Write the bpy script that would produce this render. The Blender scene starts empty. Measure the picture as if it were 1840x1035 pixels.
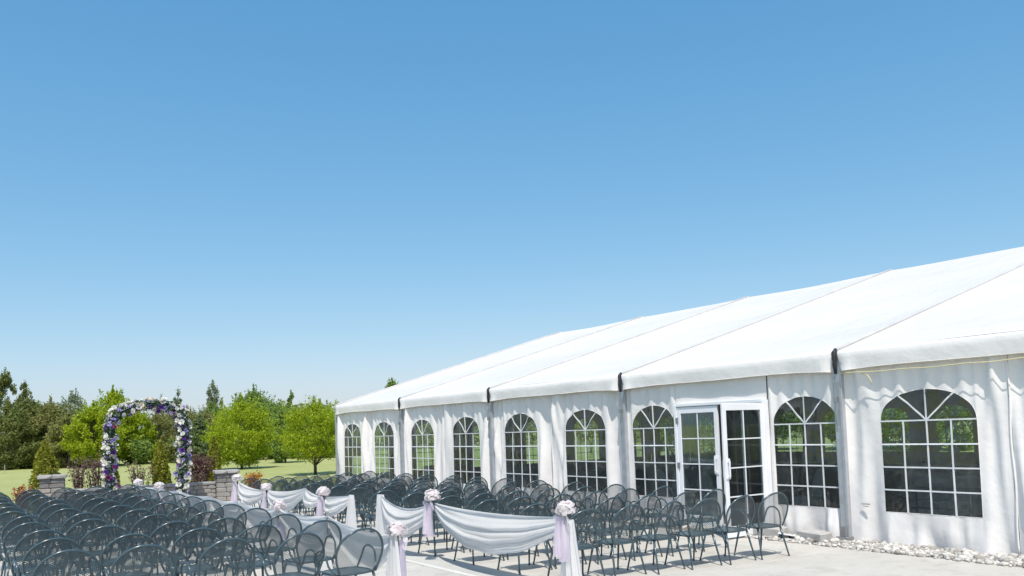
import bpy, math, random
import numpy as np
from mathutils import Vector, Matrix

R = math.radians
random.seed(7)
rng = np.random.default_rng(11)
scene = bpy.context.scene
col = scene.collection

# ------------------------------------------------------------------ camera
cam_d = bpy.data.cameras.new('camera')
cam = bpy.data.objects.new('camera', cam_d)
col.objects.link(cam)
YAW, PITCH, ROLL = -0.6067, 0.0573, -0.0333
cy_, sy_ = math.cos(YAW), math.sin(YAW)
fwd = Vector((-sy_ * math.cos(PITCH), cy_ * math.cos(PITCH), math.sin(PITCH)))
rgt = Vector((cy_, sy_, 0))
up = rgt.cross(fwd)
r2 = rgt * math.cos(ROLL) + up * math.sin(ROLL)
u2 = -rgt * math.sin(ROLL) + up * math.cos(ROLL)
M = Matrix((r2, u2, -fwd)).transposed().to_4x4()
M.translation = Vector((0, 0, 1.9058))
cam.matrix_world = M
cam_d.sensor_width = 36
cam_d.lens = 1488.7254 / 1840 * 36
cam_d.shift_y = (687.264 - 517.5) / 1840
cam_d.clip_end = 3000
cam_d.clip_start = 0.1
scene.camera = cam

# ------------------------------------------------------------------ world, sun, exposure
ELEV = 61.0
SX, SY = -0.56, -0.8285
world = bpy.data.worlds.new('World')
scene.world = world
world.use_nodes = True
wn = world.node_tree
bg = wn.nodes['Background']
sky = wn.nodes.new('ShaderNodeTexSky')
sky.sky_type = 'NISHITA'
sky.sun_disc = False
sky.sun_elevation = R(ELEV)
sky.sun_rotation = math.atan2(SX, SY)
sky.air_density = 1.0
sky.dust_density = 1.0
sky.ozone_density = 1.0
# film-like colour response of the clear sky, the same in every direction
sep = wn.nodes.new('ShaderNodeSeparateColor'); com = wn.nodes.new('ShaderNodeCombineColor')
wn.links.new(sky.outputs[0], sep.inputs[0])
for ci, (gain, gam) in enumerate(((.605, 1.15), (1.34, .70), (2.17, .50))):
    pw = wn.nodes.new('ShaderNodeMath'); pw.operation = 'POWER'; pw.inputs[1].default_value = gam
    ml = wn.nodes.new('ShaderNodeMath'); ml.operation = 'MULTIPLY'; ml.inputs[1].default_value = gain
    wn.links.new(sep.outputs[ci], pw.inputs[0]); wn.links.new(pw.outputs[0], ml.inputs[0]); wn.links.new(ml.outputs[0], com.inputs[ci])
wn.links.new(com.outputs[0], bg.inputs[0])
bg.inputs[1].default_value = 0.132
sun_d = bpy.data.lights.new('sun', 'SUN')
sun_d.energy = 3.9
sun_d.angle = R(0.53)
sun_d.color = (1.0, 0.95, 0.87)
sun = bpy.data.objects.new('sun', sun_d)
sv = Vector((SX * math.cos(R(ELEV)), SY * math.cos(R(ELEV)), math.sin(R(ELEV))))
sun.rotation_euler = (-sv).to_track_quat('-Z', 'Y').to_euler()
sun.location = (0, 0, 30)
col.objects.link(sun)
scene.view_settings.view_transform = 'Standard'
scene.view_settings.look = 'None'
scene.view_settings.gamma = 1
scene.view_settings.exposure = 0.33
scene.cycles.max_bounces = 10
scene.cycles.transparent_max_bounces = 16

# ------------------------------------------------------------------ helpers
def tag(o, label=None, cat=None, group=None, kind=None):
    if label: o['label'] = label
    if cat: o['category'] = cat
    if group: o['group'] = group
    if kind: o['kind'] = kind
    return o

def empty(name, loc=(0, 0, 0), rz=0):
    o = bpy.data.objects.new(name, None)
    o.empty_display_size = 0.2
    col.objects.link(o)
    o.location = loc
    o.rotation_euler = (0, 0, rz)
    return o

def link(name, me, parent=None):
    o = bpy.data.objects.new(name, me)
    col.objects.link(o)
    if parent is not None: o.parent = parent
    return o

class MB:
    def __init__(s): s.v = []; s.f = []
    def quadgrid(s, rows, close=False):
        b = len(s.v); n = len(rows[0])
        for r in rows: s.v += [tuple(p) for p in r]
        for i in range(len(rows) - 1):
            for j in range(n - (0 if close else 1)):
                k = (j + 1) % n
                s.f.append((b + i * n + j, b + i * n + k, b + (i + 1) * n + k, b + (i + 1) * n + j))
    def tube(s, pts, rad, n=6, caps=True):
        pts = [Vector(p) for p in pts]
        if not hasattr(rad, '__len__'): rad = [rad] * len(pts)
        rows = []
        ref = None
        for i, p in enumerate(pts):
            t = (pts[min(i + 1, len(pts) - 1)] - pts[max(i - 1, 0)])
            t = t.normalized() if t.length > 1e-9 else Vector((0, 0, 1))
            if ref is None:
                ref = Vector((0, 0, 1)) if abs(t.z) < 0.9 else Vector((1, 0, 0))
                a = t.cross(ref).normalized()
            else:
                a = (a - t * a.dot(t)).normalized()
            b = t.cross(a)
            rows.append([p + (a * math.cos(2 * math.pi * k / n) + b * math.sin(2 * math.pi * k / n)) * rad[i] for k in range(n)])
        b0 = len(s.v)
        s.quadgrid(rows, True)
        if caps:
            s.f.append(tuple(b0 + k for k in range(n))[::-1])
            e = b0 + (len(rows) - 1) * n
            s.f.append(tuple(e + k for k in range(n)))
    def box(s, c, d, rz=0.0, bev=0.0):
        cx, cy, cz = c; hx, hy, hz = d[0] / 2, d[1] / 2, d[2] / 2
        ca, sa = math.cos(rz), math.sin(rz)
        b = len(s.v)
        def P(x, y, z): return (cx + x * ca - y * sa, cy + x * sa + y * ca, cz + z)
        if bev <= 0:
            for z in (-hz, hz):
                for x, y in ((-hx, -hy), (hx, -hy), (hx, hy), (-hx, hy)): s.v.append(P(x, y, z))
            s.f += [(b, b + 3, b + 2, b + 1), (b + 4, b + 5, b + 6, b + 7)] + [(b + i, b + (i + 1) % 4, b + 4 + (i + 1) % 4, b + 4 + i) for i in range(4)]
        else:
            e = bev
            oct_ = lambda i: [(-hx + i + e, -hy + i), (hx - i - e, -hy + i), (hx - i, -hy + i + e), (hx - i, hy - i - e), (hx - i - e, hy - i), (-hx + i + e, hy - i), (-hx + i, hy - i - e), (-hx + i, -hy + i + e)]
            for z, i in ((-hz, e), (-hz + e, 0), (hz - e, 0), (hz, e)):
                for x, y in oct_(i): s.v.append(P(x, y, z))
            for l in range(3):
                for k in range(8): s.f.append((b + l * 8 + k, b + l * 8 + (k + 1) % 8, b + l * 8 + 8 + (k + 1) % 8, b + l * 8 + 8 + k))
            s.f.append(tuple(b + k for k in range(8))[::-1]); s.f.append(tuple(b + 24 + k for k in range(8)))
    def mesh(s, name, mat, smooth=False):
        me = bpy.data.meshes.new(name)
        me.from_pydata(s.v, [], s.f)
        if isinstance(mat, (list, tuple)):
            for m in mat: me.materials.append(m)
        elif mat: me.materials.append(mat)
        if smooth: me.polygons.foreach_set('use_smooth', [True] * len(me.polygons))
        me.update()
        return me
    def build(s, name, mat, parent=None, smooth=False):
        return link(name, s.mesh(name, mat, smooth), parent)

def np_mesh(name, V, F, mat):
    """V (n,3) array, F (m,k) array of faces with k corners"""
    me = bpy.data.meshes.new(name)
    k = F.shape[1]
    me.vertices.add(len(V)); me.vertices.foreach_set('co', np.ascontiguousarray(V, np.float32).ravel())
    me.loops.add(F.size); me.loops.foreach_set('vertex_index', np.ascontiguousarray(F, np.int32).ravel())
    me.polygons.add(len(F)); me.polygons.foreach_set('loop_start', np.arange(0, F.size, k, dtype=np.int32))
    me.polygons.foreach_set('loop_total', np.full(len(F), k, np.int32))
    me.materials.append(mat)
    me.update(calc_edges=True)
    return me

# ------------------------------------------------------------------ materials
def new_mat(name):
    m = bpy.data.materials.new(name); m.use_nodes = True
    nt = m.node_tree
    return m, nt, nt.nodes['Principled BSDF']

def N(nt, t, **kw):
    n = nt.nodes.new(t)
    for k, v in kw.items(): setattr(n, k, v)
    return n

def mixcol(nt, fac, a, b):
    m = N(nt, 'ShaderNodeMix', data_type='RGBA')
    for sock, v in ((m.inputs[0], fac), (m.inputs[6], a), (m.inputs[7], b)):
        if hasattr(v, 'is_output'): nt.links.new(v, sock)
        elif isinstance(v, (tuple, list)): sock.default_value = (*v, 1)
        else: sock.default_value = v
    return m.outputs[2]

def noise(nt, scale, detail=4, rough=0.6, coord='Object', lo=0.35, hi=0.65, stretch=None):
    tc = N(nt, 'ShaderNodeTexCoord')
    src = tc.outputs['Object']
    if coord == 'World': src = N(nt, 'ShaderNodeNewGeometry').outputs['Position']
    if stretch:
        mp = N(nt, 'ShaderNodeMapping'); mp.inputs['Scale'].default_value = stretch
        nt.links.new(src, mp.inputs[0]); src = mp.outputs[0]
    n = N(nt, 'ShaderNodeTexNoise'); n.inputs['Scale'].default_value = scale
    n.inputs['Detail'].default_value = detail; n.inputs['Roughness'].default_value = rough
    nt.links.new(src, n.inputs['Vector'])
    mr = N(nt, 'ShaderNodeMapRange'); mr.inputs[1].default_value = lo; mr.inputs[2].default_value = hi
    nt.links.new(n.outputs[0], mr.inputs[0])
    return mr.outputs[0]

def bump(nt, bsdf, h, strength=0.3, dist=0.01):
    b = N(nt, 'ShaderNodeBump'); b.inputs['Strength'].default_value = strength; b.inputs['Distance'].default_value = dist
    nt.links.new(h, b.inputs['Height']); nt.links.new(b.outputs[0], bsdf.inputs['Normal'])

def simple(name, a, b=None, scale=3, rough=0.6, metal=0, bs=0, bscale=40, bd=0.005, coord='Object', stretch=None, spec=0.5):
    m, nt, p = new_mat(name)
    p.inputs['Roughness'].default_value = rough; p.inputs['Metallic'].default_value = metal
    p.inputs['Specular IOR Level'].default_value = spec
    if b is None: p.inputs['Base Color'].default_value = (*a, 1)
    else: nt.links.new(mixcol(nt, noise(nt, scale, coord=coord, stretch=stretch), a, b), p.inputs['Base Color'])
    if bs: bump(nt, p, noise(nt, bscale, coord=coord), bs, bd)
    return m

def leafmat(name, a, b, trans=0.35, rough=0.5):
    m, nt, p = new_mat(name)
    g = N(nt, 'ShaderNodeNewGeometry')
    c1 = mixcol(nt, g.outputs['Random Per Island'], a, b)
    nt.links.new(c1, p.inputs['Base Color'])
    p.inputs['Roughness'].default_value = rough
    p.inputs['Specular IOR Level'].default_value = 0.25
    t = N(nt, 'ShaderNodeBsdfTranslucent'); nt.links.new(c1, t.inputs[0])
    mx = N(nt, 'ShaderNodeMixShader'); mx.inputs[0].default_value = trans
    nt.links.new(p.outputs[0], mx.inputs[1]); nt.links.new(t.outputs[0], mx.inputs[2])
    nt.links.new(mx.outputs[0], nt.nodes['Material Output'].inputs[0])
    return m

def clothmat(name, a, b, trans=0.3, transp=0.0):
    m, nt, p = new_mat(name)
    c = mixcol(nt, noise(nt, 2.5), a, b)
    nt.links.new(c, p.inputs['Base Color']); p.inputs['Roughness'].default_value = 0.75
    p.inputs['Specular IOR Level'].default_value = 0.2
    bump(nt, p, noise(nt, 60), 0.15, 0.004)
    t = N(nt, 'ShaderNodeBsdfTranslucent'); nt.links.new(c, t.inputs[0])
    mx = N(nt, 'ShaderNodeMixShader'); mx.inputs[0].default_value = trans
    nt.links.new(p.outputs[0], mx.inputs[1]); nt.links.new(t.outputs[0], mx.inputs[2])
    out = mx.outputs[0]
    if transp:
        tr = N(nt, 'ShaderNodeBsdfTransparent')
        m2 = N(nt, 'ShaderNodeMixShader'); m2.inputs[0].default_value = transp
        nt.links.new(out, m2.inputs[1]); nt.links.new(tr.outputs[0], m2.inputs[2]); out = m2.outputs[0]
    nt.links.new(out, nt.nodes['Material Output'].inputs[0])
    return m

def glassmat(name, tint, base=0.03, wave=.25, milk=0.0):
    m, nt, p = new_mat(name)
    nt.nodes.remove(p)
    tr = N(nt, 'ShaderNodeBsdfTransparent'); tr.inputs[0].default_value = (*tint, 1)
    gl = N(nt, 'ShaderNodeBsdfGlossy'); gl.inputs['Roughness'].default_value = 0.04; gl.inputs[0].default_value = (1, 1, 1, 1)
    fr = N(nt, 'ShaderNodeFresnel'); fr.inputs[0].default_value = 1.4
    ad = N(nt, 'ShaderNodeMath', operation='ADD'); ad.inputs[1].default_value = base
    nt.links.new(fr.outputs[0], ad.inputs[0])
    mx = N(nt, 'ShaderNodeMixShader')
    nt.links.new(ad.outputs[0], mx.inputs[0]); nt.links.new(tr.outputs[0], mx.inputs[1]); nt.links.new(gl.outputs[0], mx.inputs[2])
    nt.links.new(mx.outputs[0], nt.nodes['Material Output'].inputs[0])
    if milk:
        df = N(nt, 'ShaderNodeBsdfDiffuse'); df.inputs[0].default_value = (.8, .82, .84, 1)
        m2 = N(nt, 'ShaderNodeMixShader'); m2.inputs[0].default_value = milk
        nt.links.new(mx.outputs[0], m2.inputs[1]); nt.links.new(df.outputs[0], m2.inputs[2]); nt.links.new(m2.outputs[0], nt.nodes['Material Output'].inputs[0])
    if not wave: return m
    b = N(nt, 'ShaderNodeBump'); b.inputs['Strength'].default_value = wave; b.inputs['Distance'].default_value = 0.02
    nt.links.new(noise(nt, 3, 2), b.inputs['Height']); nt.links.new(b.outputs[0], gl.inputs['Normal'])
    return m

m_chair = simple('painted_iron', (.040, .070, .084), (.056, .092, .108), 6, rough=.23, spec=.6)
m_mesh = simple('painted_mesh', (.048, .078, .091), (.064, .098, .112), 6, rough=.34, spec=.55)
m_seat = simple('seat_mesh_sky_sheen', (.075, .118, .138), (.095, .142, .162), 6, rough=.3, spec=.8)  # chair paint lightened: sky reflection and haze on the seats put into the colour
m_vinyl = simple('white_vinyl', (.82, .79, .765), (.75, .725, .705), 1.2, rough=.42, bs=.12, bscale=5, bd=.03, coord='World', spec=.4)
m_roof = simple('roof_vinyl', (.73, .695, .66), (.665, .635, .605), .5, rough=.4, bs=.2, bscale=1.1, bd=.10, coord='World', spec=.35, stretch=(1, .35, 1))
nt = m_roof.node_tree; tl = N(nt, 'ShaderNodeBsdfTranslucent'); tl.inputs[0].default_value = (.8, .82, .86, 1)
mxr = N(nt, 'ShaderNodeMixShader'); mxr.inputs[0].default_value = .03
nt.links.new(nt.nodes['Principled BSDF'].outputs[0], mxr.inputs[1]); nt.links.new(tl.outputs[0], mxr.inputs[2]); nt.links.new(mxr.outputs[0], nt.nodes['Material Output'].inputs[0])
m_alu = simple('aluminium', (.52, .54, .57), (.44, .46, .49), 8, rough=.4, metal=.6)
m_black = simple('black_strap', (.02, .02, .024), rough=.6)
m_track = simple('keder_track', (.52, .52, .52), (.46, .46, .465), 3, rough=.6)
m_white = simple('white_frame', (.82, .83, .85), (.78, .79, .82), 2, rough=.35)
m_hem = simple('weathered_hem', (.46, .42, .37), (.62, .60, .57), 3, rough=.8, coord='World')
m_tape = simple('white_tape', (.70, .72, .73), (.62, .64, .65), 4, rough=.5)
m_clear = glassmat('clear_vinyl', (.70, .80, .80), .035, .22, .010)
m_glass = glassmat('door_glass', (.74, .82, .82), .03, 0, .008)
m_drape = clothmat('white_voile', (.92, .905, .89), (.89, .88, .87), .55, .04)
m_tulle = clothmat('lilac_tulle', (.82, .74, .84), (.88, .82, .89), .45, .56)
m_petal = clothmat('pale_pink_petal', (.87, .80, .81), (.90, .87, .86), .5)
m_rope = simple('yellow_rope', (.72, .62, .30), rough=.7)
m_stone = simple('wall_stone', (.36, .335, .305), (.26, .245, .23), 7, rough=.9, bs=.5, bscale=35, bd=.01)
m_stone2 = simple('wall_stone_warm', (.38, .34, .30), (.28, .25, .225), 7, rough=.9, bs=.5, bscale=35, bd=.01)
m_stone3 = simple('wall_stone_dark', (.22, .21, .20), (.15, .145, .14), 7, rough=.9, bs=.5, bscale=35, bd=.01)
m_cap = simple('cap_stone', (.40, .385, .37), (.30, .29, .28), 8, rough=.9, bs=.5, bscale=40, bd=.01)
m_core = simple('wall_core', (.10, .095, .09), rough=1)
m_bark = simple('bark', (.15, .12, .095), (.09, .075, .06), 9, rough=.95, bs=.6, bscale=14, bd=.03)
m_gravel = leafmat('limestone_gravel', (.28, .265, .24), (.62, .60, .56), 0.0, .9)
m_block = simple('concrete_block', (.46, .45, .43), (.36, .35, .34), 6, rough=.92, bs=.4, bscale=50, bd=.006)
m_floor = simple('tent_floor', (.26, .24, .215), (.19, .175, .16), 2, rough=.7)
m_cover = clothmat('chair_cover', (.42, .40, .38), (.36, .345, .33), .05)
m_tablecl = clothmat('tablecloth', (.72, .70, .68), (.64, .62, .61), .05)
m_steel = simple('grey_steel', (.35, .36, .37), rough=.35, metal=.8)
m_tabletop = simple('table_laminate', (.45, .43, .40), (.38, .36, .34), 5, rough=.5)
m_plate = simple('printed_label', (.30, .32, .34), rough=.5)

# concrete: mottling, stains, fine grain
m_conc, nt, p = new_mat('plaza_concrete')
c = mixcol(nt, noise(nt, .8, 6, coord='World'), (.53, .51, .465), (.43, .415, .38))
oi = N(nt, 'ShaderNodeObjectInfo')
c = mixcol(nt, oi.outputs['Random'], c, mixcol(nt, .5, c, (.56, .54, .49)))
c = mixcol(nt, noise(nt, 2.2, 8, .75, coord='World', lo=.50, hi=.74), c, (.36, .34, .30))
c = mixcol(nt, noise(nt, 60, 3, coord='World'), c, mixcol(nt, .82, (.2, .19, .17), c))
nt.links.new(c, p.inputs['Base Color']); p.inputs['Roughness'].default_value = .85
bump(nt, p, noise(nt, 45, 5, coord='World'), .25, .006)
m_joint = simple('joint_sand', (.17, .16, .145), (.12, .115, .105), 8, rough=1)
m_band = simple('pale_concrete_band', (.64, .63, .59), (.55, .54, .50), 3, rough=.85, coord='World')

# lawn
m_lawn, nt, p = new_mat('lawn_grass')
c = mixcol(nt, noise(nt, .09, 5, coord='World', stretch=(.5, 1.6, 1)), (.38, .41, .145), (.48, .47, .235))
c = mixcol(nt, noise(nt, .9, 6, .7, coord='World'), c, mixcol(nt, .55, (.25, .30, .09), c))
c = mixcol(nt, noise(nt, 9, 4, .8, coord='World'), c, mixcol(nt, .6, (.21, .26, .07), c))
nt.links.new(c, p.inputs['Base Color']); p.inputs['Roughness'].default_value = .9
p.inputs['Specular IOR Level'].default_value = .15
bump(nt, p, noise(nt, 14, 6, .8, coord='World'), .5, .05)

m_leaf_bright = leafmat('leaf_bright', (.27, .36, .012), (.46, .54, .04), .5)
m_leaf_mid = leafmat('leaf_mid', (.18, .28, .055), (.31, .41, .11), .5)
m_leaf_dark = leafmat('leaf_dark', (.18, .215, .06), (.28, .31, .10), .5)
m_leaf_olive = leafmat('leaf_olive', (.25, .265, .085), (.36, .36, .13), .5)
m_leaf_grey = leafmat('leaf_grey', (.22, .28, .15), (.34, .38, .23), .5)
m_needle = leafmat('needle', (.14, .19, .075), (.22, .27, .115), .4)
m_arb = leafmat('arborvitae', (.16, .19, .018), (.38, .37, .05), .35)
m_purple = leafmat('purple_leaf', (.115, .045, .05), (.21, .11, .105), .3)
m_twigpurple = leafmat('twiggy_purple', (.18, .09, .095), (.27, .17, .15), .35)
m_twiggy = leafmat('twiggy_leaf', (.16, .10, .085), (.25, .19, .13), .3)
m_orange = leafmat('orange_leaf', (.48, .19, .03), (.62, .34, .07), .35)
m_rust = leafmat('rust_leaf', (.28, .085, .035), (.42, .16, .06), .3)
m_green = leafmat('arch_leaf', (.03, .07, .03), (.07, .13, .055), .2)
m_fl = {
    'white': leafmat('blossom_white', (.74, .73, .66), (.84, .83, .80), .3),
    'cream': leafmat('blossom_cream', (.72, .66, .52), (.80, .74, .66), .3),
    'purple': leafmat('blossom_purple', (.085, .03, .22), (.16, .06, .32), .3),
    'lavender': leafmat('blossom_lavender', (.34, .28, .60), (.52, .46, .74), .3),
    'plum': leafmat('blossom_plum', (.22, .035, .12), (.32, .08, .2), .3)}

# ------------------------------------------------------------------ ground
X0 = 11.63            # tent front eave plane
HW = 10.23            # tent half width
YN = [27.78 - 5 * k for k in range(7)]   # post lines, far to near
ZE, ZR = 2.976, 6.003

mb = MB()
n = 60
xs = np.sinh(np.linspace(-5.2, 5.2, n)) * 10
rows = [[(x, y + 20, -0.03 + 0.10 * math.sin(x * .05 + 1) * math.sin(y * .043) * min(1, max(0, (math.hypot(x - 5, y) - 40) / 30))) for x in xs] for y in xs]
mb.quadgrid(rows)
tag(mb.build('lawn', m_lawn, smooth=True), kind='structure')

# plaza: joint bed + slabs
mb = MB(); mb.box((4.5, 12.3, -0.035), (15.0, 29.4, 0.05))
plaza = tag(mb.build('plaza', m_joint), kind='structure')
xe = [-2.95, -0.06, 2.84, 5.74, 8.42, 11.05]
ye = [-2.3 + 3.25 * i for i in range(10)]
slab_cache = {}
for i in range(len(xe) - 1):
    for j in range(len(ye) - 1):
        w, d = xe[i + 1] - xe[i] - .014, ye[j + 1] - ye[j] - .014
        key = (round(w, 3), round(d, 3))
        if key not in slab_cache:
            mb = MB(); mb.box((0, 0, 0), (w, d, .06), 0, .008); slab_cache[key] = mb.mesh('slab', m_conc)
        o = link('slab', slab_cache[key], plaza)
        o.location = ((xe[i] + xe[i + 1]) / 2, (ye[j] + ye[j + 1]) / 2, -.03 + random.uniform(-.0015, .0015))
mb = MB(); mb.box((5.80, 12.2, .004), (.085, 28.9, .008)); mb.build('edge_band', m_band, plaza)

# gravel bed along the tent foot
mb = MB()
ico = [(0, 0, 1), (.894, 0, .447), (.276, .851, .447), (-.724, .526, .447), (-.724, -.526, .447), (.276, -.851, .447), (.724, .526, -.447), (-.276, .851, -.447), (-.894, 0, -.447), (-.276, -.851, -.447), (.724, -.526, -.447), (0, 0, -1)]
icf = [(0, 1, 2), (0, 2, 3), (0, 3, 4), (0, 4, 5), (0, 5, 1), (1, 6, 2), (2, 7, 3), (3, 8, 4), (4, 9, 5), (5, 10, 1), (6, 7, 2), (7, 8, 3), (8, 9, 4), (9, 10, 5), (10, 6, 1), (6, 11, 7), (7, 11, 8), (8, 11, 9), (9, 11, 10), (10, 11, 6)]
ICO = np.array(ico); ICF = np.array(icf)
def stones(nst, xr, yr, sr, zf=.45):
    V = []; F = []
    for k in range(nst):
        s = rng.uniform(*sr) * (1 if rng.random() < .85 else 1.7)
        x = xr[0] + (xr[1] - xr[0]) * (1 - rng.random() ** 1.4 if True else 0)
        y = rng.uniform(*yr)
        A = ICO * (1 + rng.uniform(-.28, .28, (12, 1))) * np.array([s, s * rng.uniform(.6, 1.2), s * rng.uniform(.45, .8)])
        a = rng.uniform(0, 6.28); ca, sa = math.cos(a), math.sin(a)
        A = A @ np.array([[ca, -sa, 0], [sa, ca, 0], [0, 0, 1]])
        V.append(A + (x, y, s * zf * rng.uniform(.3, 1.3))); F.append(ICF + 12 * k)
    return np.concatenate(V), np.concatenate(F)
V, F = stones(6500, (10.98, 11.72), (-1.5, 9.3), (.010, .042))
V2, F2 = stones(2600, (11.25, 11.75), (9.3, 27.5), (.02, .045))
o = link('gravel_strip', np_mesh('gravel_strip', np.concatenate([V, V2]), np.concatenate([F, F2 + len(V)]), m_gravel))
tag(o, 'pale limestone gravel strewn along the foot of the tent wall', 'gravel', kind='stuff')
mb = MB(); mb.box((11.8, 13, -.028), (1.5, 30, .05)); tag(mb.build('gravel_bed', m_joint), kind='structure')
for (x, y, rz, d, lab) in ((11.36, 9.02, .15, (.30, .52, .15), 'grey concrete block lying nearest the open door at the tent foot'),
                           (11.36, 8.16, -.12, (.26, .50, .14), 'grey concrete block beside the tent post on the gravel')):
    mb = MB(); mb.box((0, 0, d[2] / 2), d, 0, .015)
    o = mb.build('concrete_block', m_block); o.location = (x, y, .02); o.rotation_euler = (.04, -.05, rz)
    tag(o, lab, 'block', 'blocks weighing the tent wall')
mb = MB(); mb.box((0, 0, .012), (.25, .3, .024), .3, .004)
o = mb.build('paper_scrap', m_white); o.location = (11.33, 8.62, .05); o.rotation_euler = (.1, .2, .2)
tag(o, 'flat white slab scrap lying between the two concrete blocks', 'scrap')

# ------------------------------------------------------------------ tent
tent = empty('marquee_tent', (0, 0, 0))
tag(tent, 'long white frame marquee with arched clear windows along its side wall', 'tent')
ROOFT = math.atan2(ZR - ZE, HW)
XC = X0 + HW

def roof_z(x): return ZE + (ZR - ZE) * (1 - abs(x - XC) / HW)

for side in (1, -1):
    for k in range(6):
        ya, yb = YN[k], YN[k + 1]
        rows = []
        for i in range(25):
            s = i / 24
            row = []
            for j in range(17):
                t = j / 16
                y = ya + (yb - ya) * t
                g = 4 * t * (1 - t)
                dx = -.02 + s * (HW + .02)
                x = XC - side * (HW - dx)
                e = 0.11 * g * min(1, s * 6) * (1 - s * .4) * (1 if s < .97 else .5)
                z = ZE + (ZR - ZE) * (dx / HW) - e + .012 * math.sin(9 * s + 3 * k + 5 * t) * g + .006 * math.sin(31 * t + 4 * s + k) * (1 - s) * min(1, s * 8)
                row.append((x, y, z))
            rows.append(row)
        mb = MB(); mb.quadgrid(rows if side == 1 else [r[::-1] for r in rows])
        mb.build('roof_panel', m_roof, tent, True)
        # valance
        rows = []
        prof = [(-.02, .0), (-.045, -.012), (-.06, -.04), (-.062, -.12), (-.055, -.2), (-.05, -1.0)]
        for (px, pz) in prof:
            row = []
            for j in range(49):
                t = .011 + .978 * j / 48
                y = ya + (yb - ya) * t
                g = 4 * t * (1 - t)
                de = min(t, 1 - t) * 5
                drop = .35 - .07 * g ** .6
                zz = ZE + (pz if pz > -.5 else -drop)
                depth = -pz if pz > -.5 else drop
                pin = max(0, 1 - de / .34)
                xo = px + depth * (.32 * pin ** 1.5) + .006 * math.sin(2.1 * y + k) * depth * 3 + .004 * math.sin(11 * y) * depth
                if pin > 0: xo -= depth * .30 * math.sin(pin * math.pi) ** 2 * (.35 + depth * 2)
                row.append((XC - side * (HW - xo), y, zz + (.012 * math.sin(1.7 * y + 2 * k) if pz < -.5 else 0) - .0))
            rows.append(row)
        mb = MB(); mb.quadgrid(rows if side == 1 else [r[::-1] for r in rows])
        vo = mb.build('valance', m_vinyl, tent, True)
        mb = MB(); mb.tube(rows[-1], .010, 4, False); mb.build('hem', m_hem, vo, True)
    for k in range(7):
        y = YN[k]
        mb = MB()
        pts = [(XC - side * (HW - s * HW), y, ZE + (ZR - ZE) * s + .012) for s in np.linspace(0, 1, 9)]
        mb.tube(pts, .036, 8)
        mb.build('rafter_track', m_track, tent, True)
        mb = MB()
        mb.box((XC - side * (HW - .03), y, ZE / 2 + .02), (.10, .15, ZE - .04), 0, .006)
        mb.box((XC - side * (HW + .024), y - .045, ZE / 2 - .15), (.014, .02, ZE - .5))
        mb.box((XC - side * (HW + .024), y + .045, ZE / 2 - .15), (.014, .02, ZE - .5))
        post = mb.build('post', m_alu, tent)
        mb = MB(); mb.box((XC - side * (HW + .02), y, .05), (.22, .2, .07), 0, .008)
        mb.box((XC - side * (HW + .03), y, .16), (.09, .1, .16), 0, .008); mb.build('base_plate', m_steel, post)
        if k == 0: continue
        mb = MB()
        mb.tube([(XC - side * (HW + a), y + b, z) for a, b, z in ((.0, .0, ZE + .03), (.05, .0, ZE - .02), (.052, -.004, ZE - .12), (.045, .006, ZE - .22), (.04, .0, ZE - .36))], [.028, .036, .033, .038, .022], 6)
        mb.build('eave_strap', m_black, post, True)
        mb = MB()
        mb.tube([(XC - side * (HW + a), y + b, z) for a, b, z in ((.045, .02, 2.5), (.06, .03, 2.3), (.055, .0, 2.15), (.06, .02, 2.0), (.05, .0, 1.8))], .011, 5)
        mb.box((XC - side * (HW + .055), y + .02, 2.22), (.035, .06, .09), .3, .006)
        mb.build('ratchet', m_steel, post)

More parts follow.
